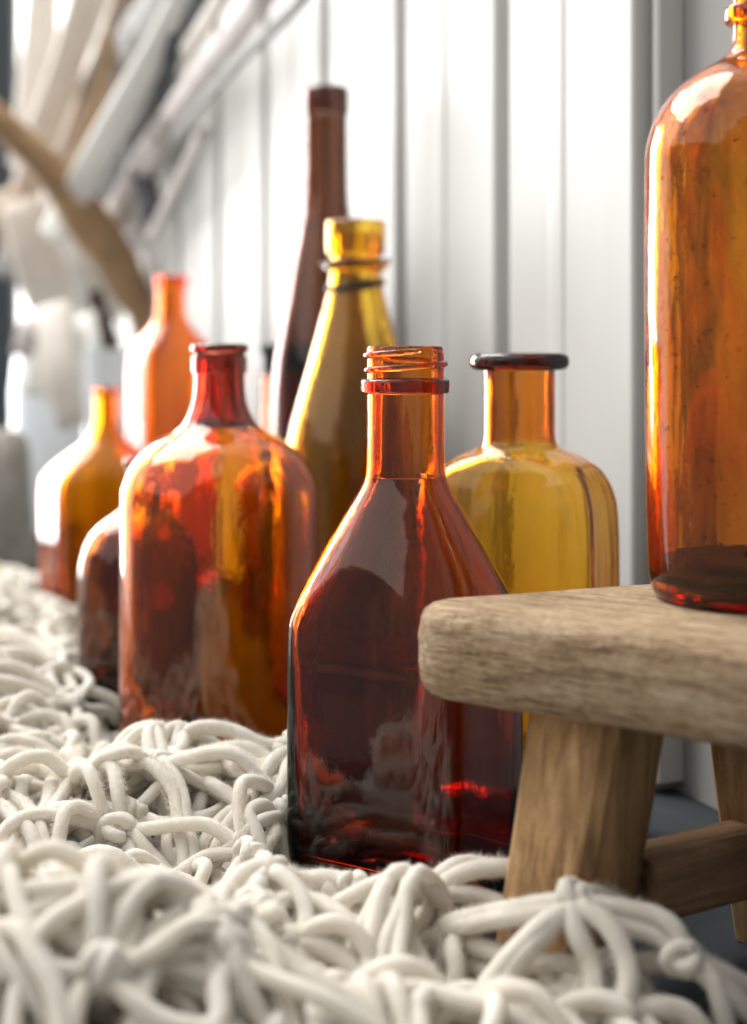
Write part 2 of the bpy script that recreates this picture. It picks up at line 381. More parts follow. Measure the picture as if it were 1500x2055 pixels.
G_red = glass('red_orange_glass', (.96, .24, .012), .03, .04, (.9, .4, .12), wave=.1)
G_dark = glass('dark_brown_glass', (.34, .12, .02), .01, .02, (.35, .25, .2), wave=.12)
G_hock = glass('brown_glass', (.16, .062, .03), .012, .02, (.35, .25, .2), wave=.14)
G_olive = glass('olive_yellow_glass', (1.0, .66, .055), .06, .03, (.75, .52, .14), wave=.2)
G_brown = glass('brown_jar_glass', (.55, .17, .01), .03, .03, wave=.1)
# in focus: flat-sided flask with screw neck
bottle('flask_bottle', 'reddish amber flat sided flask with ringed screw neck, in front of the stool end', 'bottle', 814, .58, 0,
       [(1791, 190), (1788, 200), (1782, 212), (1770, 226), (1745, 270), (1720, 310), (1500, 335), (1400, 335), (1330, 325), (1270, 288), (1215, 245), (1160, 206), (1090, 163), (1040, 131), (1010, 112), (980, 92), (955, 81), (920, 78), (800, 77), (700, 77), (695, 74)],
       955, G_front, ('clip', .0396, .0303, .70), math.radians(-33), .0024, [(760, 790, 89, 'neck_ring')], (745, 705, 1.35, .0013), base_th=.007, low=1.7, wobble=.0005, neck_mat=G_frontn, lip_mat=glass('dark_ring_glass', (.40, .05, .02), .03, .01, wave=.2))
# honey bottle with thick lip
bottle('square_bottle', 'honey yellow square shouldered bottle with wide flat lip, behind the stool', 'bottle', 1043, .655, 0,
       [(1666, 195), (1660, 210), (1640, 215), (1300, 215), (1100, 214), (1020, 209), (985, 199), (955, 183), (935, 165), (915, 132), (905, 105), (895, 82), (885, 74), (860, 71), (760, 71), (743, 72)],
       884, G_honey, (.0398, .0285, .0085), math.radians(-24), .0026, [(708, 743, 100, 'lip')], neck_mat=G_honeyn, lip_mat=glass('dark_lip_glass', (.30, .07, .03), .05, .01, wave=.2))
# round bottle left of the flask
bottle('round_bottle', 'broad round orange amber bottle with dark shoulder and short neck, left of the flask', 'bottle', 441, .735, 0,
       [(1560, 175), (1552, 192), (1530, 198), (1300, 199), (1050, 198), (990, 196), (955, 186), (925, 170), (900, 148), (880, 120), (865, 92), (850, 74), (830, 62), (800, 53), (760, 50), (709, 50)],
       852, G_round, None, 0, .003, [(690, 709, 58, 'lip'), (713, 749, 55, 'neck_collar')], base_th=.008, low=.5, neck_mat=G_roundn)
# tall bottle on the stool
TZ = H - .0884 * .97
bottle('tall_bottle', 'tall amber bottle with dirt specks standing on the wooden stool', 'bottle', 1515, .5075, TZ,
       [(1202, 185), (1194, 198), (1180, 205), (1120, 212), (800, 216), (400, 218), (310, 217), (270, 210), (235, 197), (200, 176), (165, 142), (140, 105), (122, 72), (108, 54), (90, 46), (60, 44), (-40, 44), (-90, 44)],
       104, G_tall, None, 0, .0028, [(12, 48, 60, 'neck_ring'), (-125, -90, 58, 'lip')], base_th=.0045, low=.4)
tall = bpy.data.objects['tall_bottle']; tr_ = 214 * .5075 / F - .0044
shell('dark_disc', [(.0056, tr_ * .5, tr_ * .5, tr_ * .5), (.0058, tr_ * .9, tr_ * .9, tr_ * .9), (.0072, tr_, tr_, tr_), (.0135, tr_, tr_, tr_), (.0142, tr_ * .98, tr_ * .98, tr_ * .98), (.0138, tr_ * .5, tr_ * .5, tr_ * .5)], tall, plain('near_black_disc', (.006, .006, .007), .95, .3, 60, .5))  # near-black disc set inside the foot of the bottle
# far left ones
bottle('shouldered_bottle', 'bright orange square bottle with sloping shoulders, leftmost of the row', 'bottle', 212, 1.16, 0,
       [(1245, 120), (1240, 132), (1225, 138), (1100, 139), (1000, 139), (968, 136), (945, 124), (922, 100), (900, 70), (880, 42), (860, 28), (840, 23), (800, 22), (790, 22)],
       858, G_far, (.0460, .0320, .008), math.radians(28), .003, [(778, 789, 27, 'lip')])
bottle('medicine_bottle', 'red orange bottle with narrow neck, farthest back by the wall', 'bottle', 344, 1.30, 0,
       [(1184, 78), (1180, 86), (1170, 90), (1000, 91), (740, 91), (712, 88), (690, 76), (665, 54), (645, 37), (630, 30), (600, 28), (575, 28)],
       643, G_red, (.0330, .0280, .008), math.radians(30), .003, [(553, 574, 33, 'lip')])
bottle('squat_bottle', 'dark brown round bottle half hidden behind the broad round bottle', 'bottle', 277, .845, 0,
       [(1447, 104), (1440, 114), (1420, 119), (1250, 119), (1150, 117), (1110, 110), (1075, 95), (1050, 74), (1030, 46), (1010, 26), (990, 22), (940, 22)],
       1012, G_dark, None, 0, .003, [(915, 939, 28, 'lip')])
bottle('wine_bottle', 'olive yellow wine bottle with ringed mouth, behind the flask', 'bottle', 714, .90, 0,
       [(1400, 120), (1392, 136), (1370, 142), (1100, 144), (960, 143), (900, 140), (850, 130), (800, 116), (740, 98), (690, 84), (640, 70), (600, 60), (570, 54), (540, 51), (470, 50)],
       585, G_olive, None, 0, .003, [(443, 512, 60, 'lip'), (522, 545, 64, 'neck_ring')], base_th=.01)
wine = bpy.data.objects['wine_bottle']; M_wire = plain('dark_wire', (.03, .026, .022), .5)
def wire_loop(row, hw, dz, turns):
    d = .90; n = int(40 * turns); z = ZP(row, d); r = hw * d / F + .0009; pts = []
    for i in range(n + 1): a = i / 40 * 2 * math.pi; pts.append(Vector((r * math.cos(a), r * math.sin(a), z + dz * math.sin(a + .6) + .0012 * (i / 40 - turns / 2))))
    v, f = tube(pts, [.0007] * (n + 1), 6); mesh('wire', v, f, M_wire, wine)
wire_loop(527, 65, .0012, 2); wire_loop(572, 55, .0035, 3)
bottle('hock_bottle', 'very tall dark brown bottle with long slender neck, tallest at the back', 'bottle', 655, 1.0, 0,
       [(1330, 96), (1322, 106), (1300, 112), (1000, 113), (900, 112), (800, 110), (740, 105), (680, 95), (600, 80), (520, 66), (460, 54), (420, 47), (380, 44), (300, 43), (240, 43), (232, 43)],
       440, G_hock, None, 0, .0032, [(176, 231, 46, 'lip')], base_th=.01, lip_mat=glass('near_black_glass', (.14, .05, .03), .01, .02, wave=.2))
bottle('wide_mouth_jar', 'brown jar with dark green rim, between the round bottle and wine bottle', 'jar', 572, 1.10, 0,
       [(1270, 70), (1264, 80), (1245, 84), (1000, 85), (930, 82), (900, 70), (880, 54), (860, 46), (800, 44), (750, 44)],
       862, G_brown, None, 0, .003, group=None)
jar = bpy.data.objects['wide_mouth_jar']
# its rim: a dark green moulded cap
k_ = 1.10 / F
s_ = [(ZP(748, 1.1), 30 * k_), (ZP(748, 1.1), 50 * k_), (ZP(712, 1.1), 50 * k_), (ZP(708, 1.1), 56 * k_), (ZP(694, 1.1), 56 * k_), (ZP(690, 1.1), 50 * k_), (ZP(690, 1.1), 30 * k_)]
shell('rim', [(z + .0003, r, r, r) for z, r in s_], jar, plain('dark_green_cap', (.018, .03, .028), .35), True, True)
# ------------------------------------------------------------------ stool
q = .97
FA, FB = Vector((.02525 * q, .50 * q)), Vector((.0853, -.0625)).normalized()
BA, BB = Vector((.051 * q, .541 * q)), Vector((.0574, .024)).normalized()
A = np.array([[FB.x, -BB.x], [FB.y, -BB.y]]); sol = np.linalg.solve(A, np.array([BA.x - FA.x, BA.y - FA.y])); CR = FA + FB * sol[0]
half = math.acos(FB.dot(BB)) / 2; R = .0165; bis = (FB + BB).normalized(); CC = CR + bis * (R / math.sin(half))
outl = []
nF = Vector((FB.y, -FB.x)); nF = nF if nF.dot(CC - CR) < 0 else -nF
nB = Vector((BB.y, -BB.x)); nB = nB if nB.dot(CC - CR) < 0 else -nB
a0, a1 = math.atan2(nF.y, nF.x), math.atan2(nB.y, nB.x)
if a1 > a0: a1 -= 2 * math.pi
pF = CC + nF * R; pB = CC + nB * R
Lf, Lb = .24, .25
for i in range(40): outl.append(pF + FB * Lf * (1 - i / 40))
for i in range(19): a = a0 + (a1 - a0) * i / 18; outl.append(CC + Vector((math.cos(a), math.sin(a))) * R)
for i in range(1, 41): outl.append(pB + BB * Lb * i / 40)
e1, e0 = outl[-1], outl[0]
for i in range(1, 30): outl.append(e1 + (e0 - e1) * i / 30)
ZB = H - .1202 * q
stool = thing('wooden_stool', 'small rustic wooden stool with thick rough seat carrying the tall bottle', 'stool', (.10, .49, 0))
SO = Vector((.10, .49, 0))
def inset(o, dist):
    n = len(o); res = []
    for i in range(n):
        t = (o[(i + 1) % n] - o[i - 1]).normalized(); nn = Vector((t.y, -t.x)); res.append(o[i] + nn * dist)
    return res
sgn = 1 if sum(outl[i].x * outl[(i+1) % len(outl)].y - outl[(i+1) % len(outl)].x * outl[i].y for i in range(len(outl))) < 0 else -1
levels = []; ft, fb = .0062, .0070
for t in (0, 25, 50, 75, 90): levels.append((TZ - ft * (1 - math.cos(math.radians(90 - t))) if False else TZ - ft + ft * math.cos(math.radians(t)), ft * (1 - math.sin(math.radians(t)))))
for s in (.25, .5, .75): levels.append((TZ - ft + (ZB + fb - TZ + ft) * s, -.0007))
for t in (90, 65, 40, 15, 0): levels.append((ZB + fb - fb * math.cos(math.radians(t)), fb * (1 - math.sin(math.radians(t)))))
vs, fs = [], []; n = len(outl)
for (z, ins) in levels:
    for p in inset(outl, sgn * ins): 
        c = noise.noise(Vector((p.x * 60, p.y * 60, z * 60))) * .0009 + noise.noise(Vector((p.x * 250, p.y * 250, z * 250))) * .0003
        d_ = (p - CC).normalized() if (p - CC).length > 1e-6 else Vector((0, 0))
        zz = z + (noise.noise(Vector((p.x * 35, p.y * 35, 3.3))) * .0006 if z < TZ - .001 else 0)
        vs.append((p.x + d_.x * c - SO.x, p.y + d_.y * c - SO.y, zz))
for l in range(len(levels) - 1):
    for i in range(n): j = (i + 1) % n; fs.append((l * n + i, l * n + j, (l + 1) * n + j, (l + 1) * n + i))
fs.append(tuple(range(n))); fs.append(tuple((len(levels) - 1) * n + i for i in range(n)))
seat = mesh('seat', vs, fs, M_seat, stool, True, 40)
def leg(top, bot, side_t, side_b, rot, mat, bev=.003):
    bm = bmesh.new(); rings = []
    for i in range(13):
        t = i / 12; c = Vector(top).lerp(Vector(bot), t); s = (side_t + (side_b - side_t) * t) / 2; ring_ = []
        for (x, y) in ring(s, s, bev, 24):
            x2, y2 = x * math.cos(rot) - y * math.sin(rot), x * math.sin(rot) + y * math.cos(rot)
            w_ = noise.noise(Vector((x2 * 80, y2 * 80, c.z * 25 + rot * 9))) * .0007
            ring_.append(bm.verts.new((c.x + x2 * (1 + w_ / s) - SO.x, c.y + y2 * (1 + w_ / s) - SO.y, c.z)))
        rings.append(ring_)
    for i in range(12):
        for j in range(24): bm.faces.new((rings[i][j], rings[i][(j + 1) % 24], rings[i+1][(j + 1) % 24], rings[i+1][j]))
    bm.faces.new(rings[0]); bm.faces.new(rings[-1])
    return bmobj('leg', bm, mat, stool, True, 40)
leg((.0747, .487, ZB - .0002), (.0570, .478, .0003), .0345, .033, math.radians(46), M_leg)
leg((.1390, .530, ZB - .0002), (.1520, .532, .0003), .034, .033, math.radians(38), M_leg)
leg((.1930, .440, ZB - .0002), (.2080, .430, .0003), .034, .033, math.radians(40), M_leg)
def bar(p0, p1, hgt, dep, mat, name):
    p0, p1 = Vector(p0), Vector(p1); t = (p1 - p0).normalized(); s = Vector((-t.y, t.x, 0)).normalized(); u = Vector((0, 0, 1)); bm = bmesh.new(); rr = []
    for i in range(11):
        c = p0.lerp(p1, i / 10); r = []
        for (x, y) in ring(dep / 2, hgt / 2, .0025, 16): r.append(bm.verts.new(c + s * x + u * y - SO))
        rr.append(r)
    for i in range(10):
        for j in range(16): bm.faces.new((rr[i][j], rr[i][(j+1) % 16], rr[i+1][(j+1) % 16], rr[i+1][j]))
    bm.faces.new(rr[0]); bm.faces.new(rr[-1]); return bmobj(name, bm, mat, stool, True, 40)
bar((.0860, .492, .0345), (.1330, .521, .0345), .0215, .024, wood('stretcher_wood', (.42, .29, .17), (.28, .17, .09), (.11, .06, .03), 'X', math.radians(-30), .5, 50, .06), 'stretcher')
# ------------------------------------------------------------------ background, far left: driftwood, dried blades, jars
M_tan = plain('tan_driftwood', (.42, .265, .14), .8, .4, 25, .6)
M_blade = plain('pale_dry_blade', (.74, .69, .63), .8, .15, 30, .2, .2)
M_bladew = plain('white_dry_blade', (.83, .82, .78), .8, .08, 30, .2, .2)
M_bladet = plain('brown_dry_blade', (.45, .36, .28), .8, .2, 30, .2, .1)
M_slate = plain('slate_paint', (.035, .043, .05), .6, .2, 6, .1)
def px_tube(name, pts, mat, parent, label=None):
    P = [U(x, y, d) for x, y, wd, d in pts]; Rr = [wd * d / F / 2 for x, y, wd, d in pts]; n = 24; T = np.linspace(0, len(P) - 1, n)
    def ip(t):
        i = min(int(t), len(P) - 2); s = t - i; return P[i].lerp(P[i+1], s), Rr[i] + (Rr[i+1] - Rr[i]) * s
    pp = [ip(t) for t in T]; base = parent.location if parent else Vector((0, 0, 0))
    pts_ = [p + Vector((noise.noise(p * 12), noise.noise(p * 12 + Vector((5, 0, 0))), noise.noise(p * 12 + Vector((0, 7, 0))))) * .006 - base for p, r in pp]
    v, f = tube(pts_, [r * (1 + .15 * noise.noise(p * 30)) for p, r in pp], 14)
    return mesh(name, v, f, mat, parent)
def blade(p0, p1, wd, d0, d1, mat, parent, curl=.02):
    a, b = U(*p0, d0), U(*p1, d1); ax = (b - a); side = ax.cross(Vector((0, 1, 0))).normalized(); nn = ax.cross(side).normalized(); n = 10; vs, fs = [], []
    for i in range(n + 1):
        t = i / n; c = a.lerp(b, t) + nn * curl * math.sin(t * 3) - parent.location; hw = wd * (d0 + (d1 - d0) * t) / F / 2 * (.55 + .6 * math.sin(math.pi * min(1, .25 + t * .62)))
        for s, o in ((-1, 0), (-.4, .35), (.4, .35), (1, 0)): vs.append(c + side * hw * s + nn * hw * o * .5)
        for s, o in ((1, -.06), (.4, .27), (-.4, .27), (-1, -.06)): vs.append(c + side * hw * s + nn * (hw * o * .5 - .0012))
    for i in range(n):
        for j in range(8): k2 = (j + 1) % 8; fs.append((i * 8 + j, i * 8 + k2, (i + 1) * 8 + k2, (i + 1) * 8 + j))
    fs.append(tuple(range(8))); fs.append(tuple(n * 8 + j for j in range(8)))
    return mesh('blade', vs, fs, mat, parent)
M_grey = plain('grey_stick', (.36, .36, .35), .85, .3, 30, .4); M_sdark = plain('slate_stick', (.09, .095, .105), .8, .3, 30, .3); M_mauve = plain('pale_mauve_stick', (.60, .55, .53), .85, .2, 30, .3)
def dwall(px): return .405 / (.394 + (px - 750) / F)
def stick(p0, p1, wd, d0, d1, mat, parent, name='stick'):
    d0, d1 = min(d0, .92 * dwall(p0[0])), min(d1, .90 * dwall(p1[0]))
    a, b = U(*p0, d0), U(*p1, d1); n = 9; ax = (b - a).normalized(); u = ax.cross(Vector((0, 1, 0))).normalized(); v = ax.cross(u); vs, fs = [], []
    for i in range(n):
        t = i / (n - 1); c = a.lerp(b, t); d = d0 + (d1 - d0) * t; hw = wd * d / F / 2 * (1 + .18 * noise.noise(c * 9 + Vector((wd, 0, 0))))
        c = c + u * noise.noise(c * 5 + Vector((0, wd, 0))) * .006 - parent.location
        for (x, y) in ring(hw, hw * .55, hw * .4, 12): vs.append(c + u * x + v * y)
    for i in range(n - 1):
        for j in range(12): fs.append((i * 12 + j, i * 12 + (j + 1) % 12, (i + 1) * 12 + (j + 1) % 12, (i + 1) * 12 + j))
    fs.append(tuple(range(12))); fs.append(tuple((n - 1) * 12 + j for j in range(12)))
    return mesh(name, vs, fs, mat, parent)
bq = thing('weathered_sticks', 'fan of pale weathered sticks and dry blades leaning up out of the white jar', 'dried sticks', U(140, 640, 1.75))
for p0, p1, wd, d0, d1, mt in (
    ((50, 330), (95, -60), 66, 1.80, 1.84, M_blade), ((62, 330), (205, -60), 70, 1.72, 1.66, M_blade), ((55, 200), (110, 60), 40, 1.90, 1.92, M_bladet),
    ((120, 380), (275, -60), 58, 1.82, 1.84, M_bladet), ((110, 470), (400, -70), 60, 1.68, 1.60, M_bladew), ((205, 420), (365, 90), 54, 1.86, 1.9, M_sdark),
    ((270, 340), (560, -60), 46, 1.74, 1.70, M_mauve), ((225, 150), (350, -60), 76, 1.95, 2.0, M_grey), ((330, 300), (650, -60), 22, 1.80, 1.80, M_grey),
    ((170, 330), (250, 60), 36, 1.78, 1.78, M_mauve), ((310, 440), (262, 250), 46, 1.88, 1.9, M_sdark), ((250, 330), (420, -60), 40, 1.9, 1.9, M_sdark),
    ((30, 480), (130, 120), 70, 2.0, 2.05, M_bladet), ((90, 520), (190, 160), 80, 2.0, 2.0, M_mauve), ((150, 520), (300, 160), 80, 1.95, 1.9, M_bladet), ((200, 480), (330, 260), 60, 1.9, 1.9, M_mauve),
    ((20, 560), (70, 330), 60, 2.0, 2.0, M_grey), ((240, 300), (480, -60), 36, 1.9, 1.9, M_blade), ((300, 470), (420, 260), 26, 1.6, 1.5, M_mauve)):
    stick(p0, p1, wd, d0, d1, mt, bq)
for p0, p1, wd, d0, d1, mt in (((130, 660), (40, 400), 90, 1.76, 1.72, M_blade), ((170, 650), (80, 440), 84, 1.80, 1.80, M_mauve), ((215, 650), (150, 440), 70, 1.74, 1.72, M_bladew), ((290, 650), (230, 430), 66, 1.80, 1.84, M_bladew), ((70, 560), (10, 380), 60, 1.84, 1.84, M_bladet), ((140, 620), (70, 800), 64, 1.62, 1.56, M_bladew), ((110, 610), (150, 860), 70, 1.58, 1.52, M_blade), ((170, 630), (205, 800), 50, 1.6, 1.54, M_bladew), ((90, 640), (40, 720), 50, 1.6, 1.56, M_mauve)):
    blade(p0, p1, wd, d0, d1, mt, bq)
px_tube('stem', [(228, 700, 36, 1.68), (205, 640, 36, 1.68), (188, 590, 32, 1.68)], plain('dark_stem', (.09, .055, .045), .8), bq)
dw = thing('driftwood_branch', 'tan driftwood branch slanting down across the dried blades', 'branch', U(140, 420, 1.62))
px_tube('limb', [(-60, 180, 50, 1.56), (-5, 240, 56, 1.58), (60, 300, 62, 1.60), (120, 370, 78, 1.62), (190, 460, 92, 1.64), (240, 530, 88, 1.65), (285, 620, 66, 1.66), (310, 720, 50, 1.68)], M_tan, dw)
px_tube('twig', [(120, 370, 30, 1.62), (165, 300, 24, 1.62), (200, 200, 16, 1.60), (215, 60, 12, 1.58)], M_tan, dw)
sl = thing('slate_board', 'dark slate grey board standing at the far left edge', 'board', U(-120, 985, 2.2))
bm = bmesh.new(); bmesh.ops.create_cube(bm, size=1); bmesh.ops.scale(bm, vec=(.14, .04, 1.6), verts=bm.verts)
x_edge = XP(34, 2.2); bmesh.ops.translate(bm, vec=(x_edge - .07 - sl.location.x, 0, .8 - sl.location.z + .001), verts=bm.verts)
bmesh.ops.bevel(bm, geom=bm.edges[:], offset=.004, segments=2, affect='EDGES'); bmobj('plank', bm, M_slate, sl)
k = NT('white_glaze'); p = k.n('ShaderNodeBsdfPrincipled'); p.inputs['Base Color'].default_value = (.80, .84, .87, 1); p.inputs['Roughness'].default_value = .22
k.l(k.bump(k.noise(k.coords(), 40, 3), .1, .002), p.inputs['Normal']); k.l(p.outputs[0], k.out.inputs['Surface']); M_glaze = k.m
def crock(name, label, cat, px, d, prof, mat):
    o = thing(name, label, cat, (XP(px, d), d, 0)); kk = d / F
    s = [(max(.0005, ZP(y, d)), hw * kk) for y, hw in prof]; s2 = s + [(s[-1][0] - .001, s[-1][1] - .004), (s[-1][0] - .03, s[-1][1] - .006)]
    shell('body', [(z, r, r, r) for z, r in s2], o, mat); return o
crock('white_jar', 'glossy white jar under the dried palm blades', 'jar', 118, 1.72, [(1066, 70), (1060, 84), (900, 92), (780, 92), (720, 86), (690, 74), (670, 62), (640, 58), (620, 62)], M_glaze)
crock('white_cup', 'small white cup showing between two orange bottles', 'cup', 216, 1.52, [(1115, 40), (1110, 44), (900, 46), (760, 46), (700, 48)], M_glaze)
o = crock('driftwood_stump', 'greyish weathered stump at the far left edge', 'stump', 4, 1.45, [(1135, 70), (1120, 72), (1050, 66), (980, 62), (920, 58), (880, 50), (862, 36)], plain('grey_bark', (.42, .39, .35), .9, .35, 60, 1.0))
wob(o.children[0], .010, 9)
# ------------------------------------------------------------------ the cotton rope net
RR = .0028
net = thing('rope_net', 'off white cotton rope net heaped loosely round the bottles and stool', 'rope net', (0, .5, 0))
NO = Vector((0, .5, 0))
BUMPS = [  # x, y, sx, sy, height
    (-.095, .405, .062, .050, .052), (-.150, .380, .05, .05, .050), (-.060, .420, .030, .030, .030),
    (-.085, .625, .050, .040, .037), (-.045, .600, .022, .035, .032), (-.135, .600, .05, .045, .030), (-.100, .540, .06, .03, .012),
    (.005, .475, .030, .022, .034), (-.035, .470, .016, .022, .034), (.045, .475, .022, .020, .026), (.068, .450, .018, .016, .030), (.105, .430, .022, .018, .018),
    (-.030, .400, .05, .035, .030), (.040, .405, .05, .03, .020),
    (-.235, .800, .07, .10, .042), (-.30, .98, .07, .11, .046), (-.20, .70, .05, .06, .030), (-.42, 1.15, .1, .12, .05)]
def heap(x, y):
    h = 0
    for bx, by, sx, sy, a in BUMPS:
        e = ((x - bx) / sx) ** 2 + ((y - by) / sy) ** 2
        if e < 9: h = max(h, a * math.exp(-e * .5)) + .25 * min(h, a * math.exp(-e * .5))
    return h
KEEP = [(XP(814, .58), .58, .049), (XP(441, .735), .735, .056), (XP(277, .845), .845, .040), (XP(212, 1.16), 1.16, .06), (.058, .479, .028), (XP(1043, .655), .655, .05)]
def free(x, y, m=0): return all(math.hypot(x - a, y - b) > r + m for a, b, r in KEEP)
def surf(x, y, off):
    h = heap(x, y); n = noise.noise(Vector((x * 28, y * 28, off * 300))) * .009 + noise.noise(Vector((x * 60 + 9, y * 60, off * 300))) * .004
    return max(RR * .9, h - off + n * min(1, h / .02))
cords, knots = [], []     # (points, priority)
def smooth_path(ctrl, n):
    P = [Vector(p) for p in ctrl]; P = [P[0] * 2 - P[1]] + P + [P[-1] * 2 - P[-2]]; out = []; m = len(P) - 3
    for i in range(n + 1):
        t = i / n * m; j = min(int(t), m - 1); s = t - j; a, b, c, d = P[j:j+4]
        out.append(((b * 2) + (c - a) * s + (a * 2 - b * 5 + c * 4 - d) * s * s + (b * 3 - a - c * 3 + d) * s ** 3) * .5)
    return out
def add_cord(pts, pr, rad=RR): cords.append((pts, rad * random.uniform(.93, 1.07), pr))
rng = random.Random(11)
def layer(off, spacing, x0, x1, y0, y1, seed, pr, hmin, twin=True):
    rg = random.Random(seed); pts = []; tries = int((x1 - x0) * (y1 - y0) / spacing ** 2 * 40)
    for _ in range(tries):
        x, y = rg.uniform(x0, x1), rg.uniform(y0, y1)
        if (y > .85 and x > -.192 * y) or abs(x) > .2525 * y + .07 or heap(x, y) < hmin + off * .7 or not free(x, y): continue
        if all((x - a) ** 2 + (y - b) ** 2 > spacing ** 2 for a, b, _z in pts): pts.append((x, y, surf(x, y, off)))
    N = [Vector(p) for p in pts]; done = set(); deg = [0] * len(N)
    for i, p in enumerate(N):
        near = sorted((j for j in range(len(N)) if j != i), key=lambda j: (N[j] - p).length)[:5]
        for j in near:
            e = (min(i, j), max(i, j)); L = (N[j] - p).length
            if e in done or L > spacing * 2.1 or deg[i] > 4 or deg[j] > 4: continue
            done.add(e); deg[i] += 1; deg[j] += 1
            for s in ((-1, 1) if twin and rg.random() < .62 else (rg.choice((-1, 1)),)):
                ax = (N[j] - p).normalized(); sd = Vector((-ax.y, ax.x, 0)); 
                if sd.length < .01: continue
                sd.normalize(); bow = rg.uniform(.003, .012) * s; lift = rg.uniform(-.002, .013)
                c = [p + sd * s * .0025]
                for t in (.3, .5, .72):
                    m = p.lerp(N[j], t) + sd * (bow * math.sin(math.pi * t) + rg.uniform(-.002, .002)); zz = surf(m.x, m.y, off)
                    m.z = max(RR * .9, .45 * m.z + .55 * zz + lift * math.sin(math.pi * t)); 
                    for kx, ky, kr in KEEP:
                        dv = Vector((m.x - kx, m.y - ky)); 
                        if dv.length < kr + RR and dv.length > 1e-5: dv = dv.normalized() * (kr + RR); m.x, m.y = kx + dv.x, ky + dv.y
                    c.append(m)
                c.append(N[j] + sd * s * .0025)
                add_cord(smooth_path(c, 14), pr + p.y)
    for p, dg in zip(N, deg):
        if dg: knots.append((p + Vector((0, 0, .001)), pr + p.y))
layer(.000, .030, -.26, .02, .50, .74, 1, 0, .010)         # heap beside the flask
layer(.008, .027, -.26, .02, .50, .72, 2, 3, .006)
layer(.017, .026, -.26, .02, .50, .70, 3, 6, .006)
layer(.000, .032, -.24, -.02, .30, .50, 4, 0, .012)        # near left heap
layer(.010, .030, -.24, -.02, .30, .50, 5, 3, .006)
layer(.022, .028, -.24, -.02, .32, .50, 6, 6, .006)
layer(.009, .030, -.06, .09, .40, .525, 7, 1, .008)        # under the front loops
layer(.018, .028, -.06, .10, .40, .52, 8, 4, .004)
layer(.026, .024, -.26, .10, .33, .70, 31, 9, .006, False)
layer(.000, .036, -.06, .06, .33, .43, 21, 1, .008)
layer(.000, .036, -.45, -.12, .66, 1.3, 9, 2, .012)        # far left
layer(.012, .034, -.45, -.12, .66, 1.3, 10, 7, .008)
# long loose cords wandering over the heaps
def wander(nn, x0, x1, y0, y1, seed, pr, hmin=.012, twin=.5):
    rg = random.Random(seed); made = 0; tr = 0
    while made < nn and tr < nn * 40:
        tr += 1; x, y, a = rg.uniform(x0, x1), rg.uniform(y0, y1), rg.uniform(0, 6.28); k = rg.uniform(-18, 18); pts = []; ph = rg.uniform(0, 6)
        for i in range(rg.randint(10, 22)):
            if heap(x, y) < hmin or not free(x, y, RR * 1.2): break
            pts.append(Vector((x, y, surf(x, y, 0) + .0015 + .0022 * math.sin(i * .38 + ph)))); a += k * .007; k += rg.uniform(-12, 12); k = max(-45, min(45, k)); x += math.cos(a) * .0075; y += math.sin(a) * .0075
        if len(pts) < 8: continue
        made += 1; pts[0].z -= .010; pts[-1].z -= .010; pts[1].z -= .003; pts[-2].z -= .003; add_cord(smooth_path(pts, 2 * len(pts)), pr + y)
        if rg.random() < twin:
            p2 = []
            for i, p in enumerate(pts):
                t = pts[min(i + 1, len(pts) - 1)] - pts[max(0, i - 1)]; sd = Vector((-t.y, t.x, 0)); sd = sd.normalized() if sd.length > 1e-6 else Vector((1, 0, 0)); p2.append(p + sd * (.0062 + .003 * math.sin(i * .5 + ph)) + Vector((0, 0, -.001)))
            if all(free(p.x, p.y, RR) for p in p2): add_cord(smooth_path(p2, 2 * len(p2)), pr + y)
wander(9, -.20, -.03, .52, .68, 41, -1)
wander(16, -.19, -.03, .33, .48, 42, -1)
wander(8, -.05, .05, .36, .46, 44, -1)
wander(14, -.36, -.16, .72, 1.2, 43, 1)
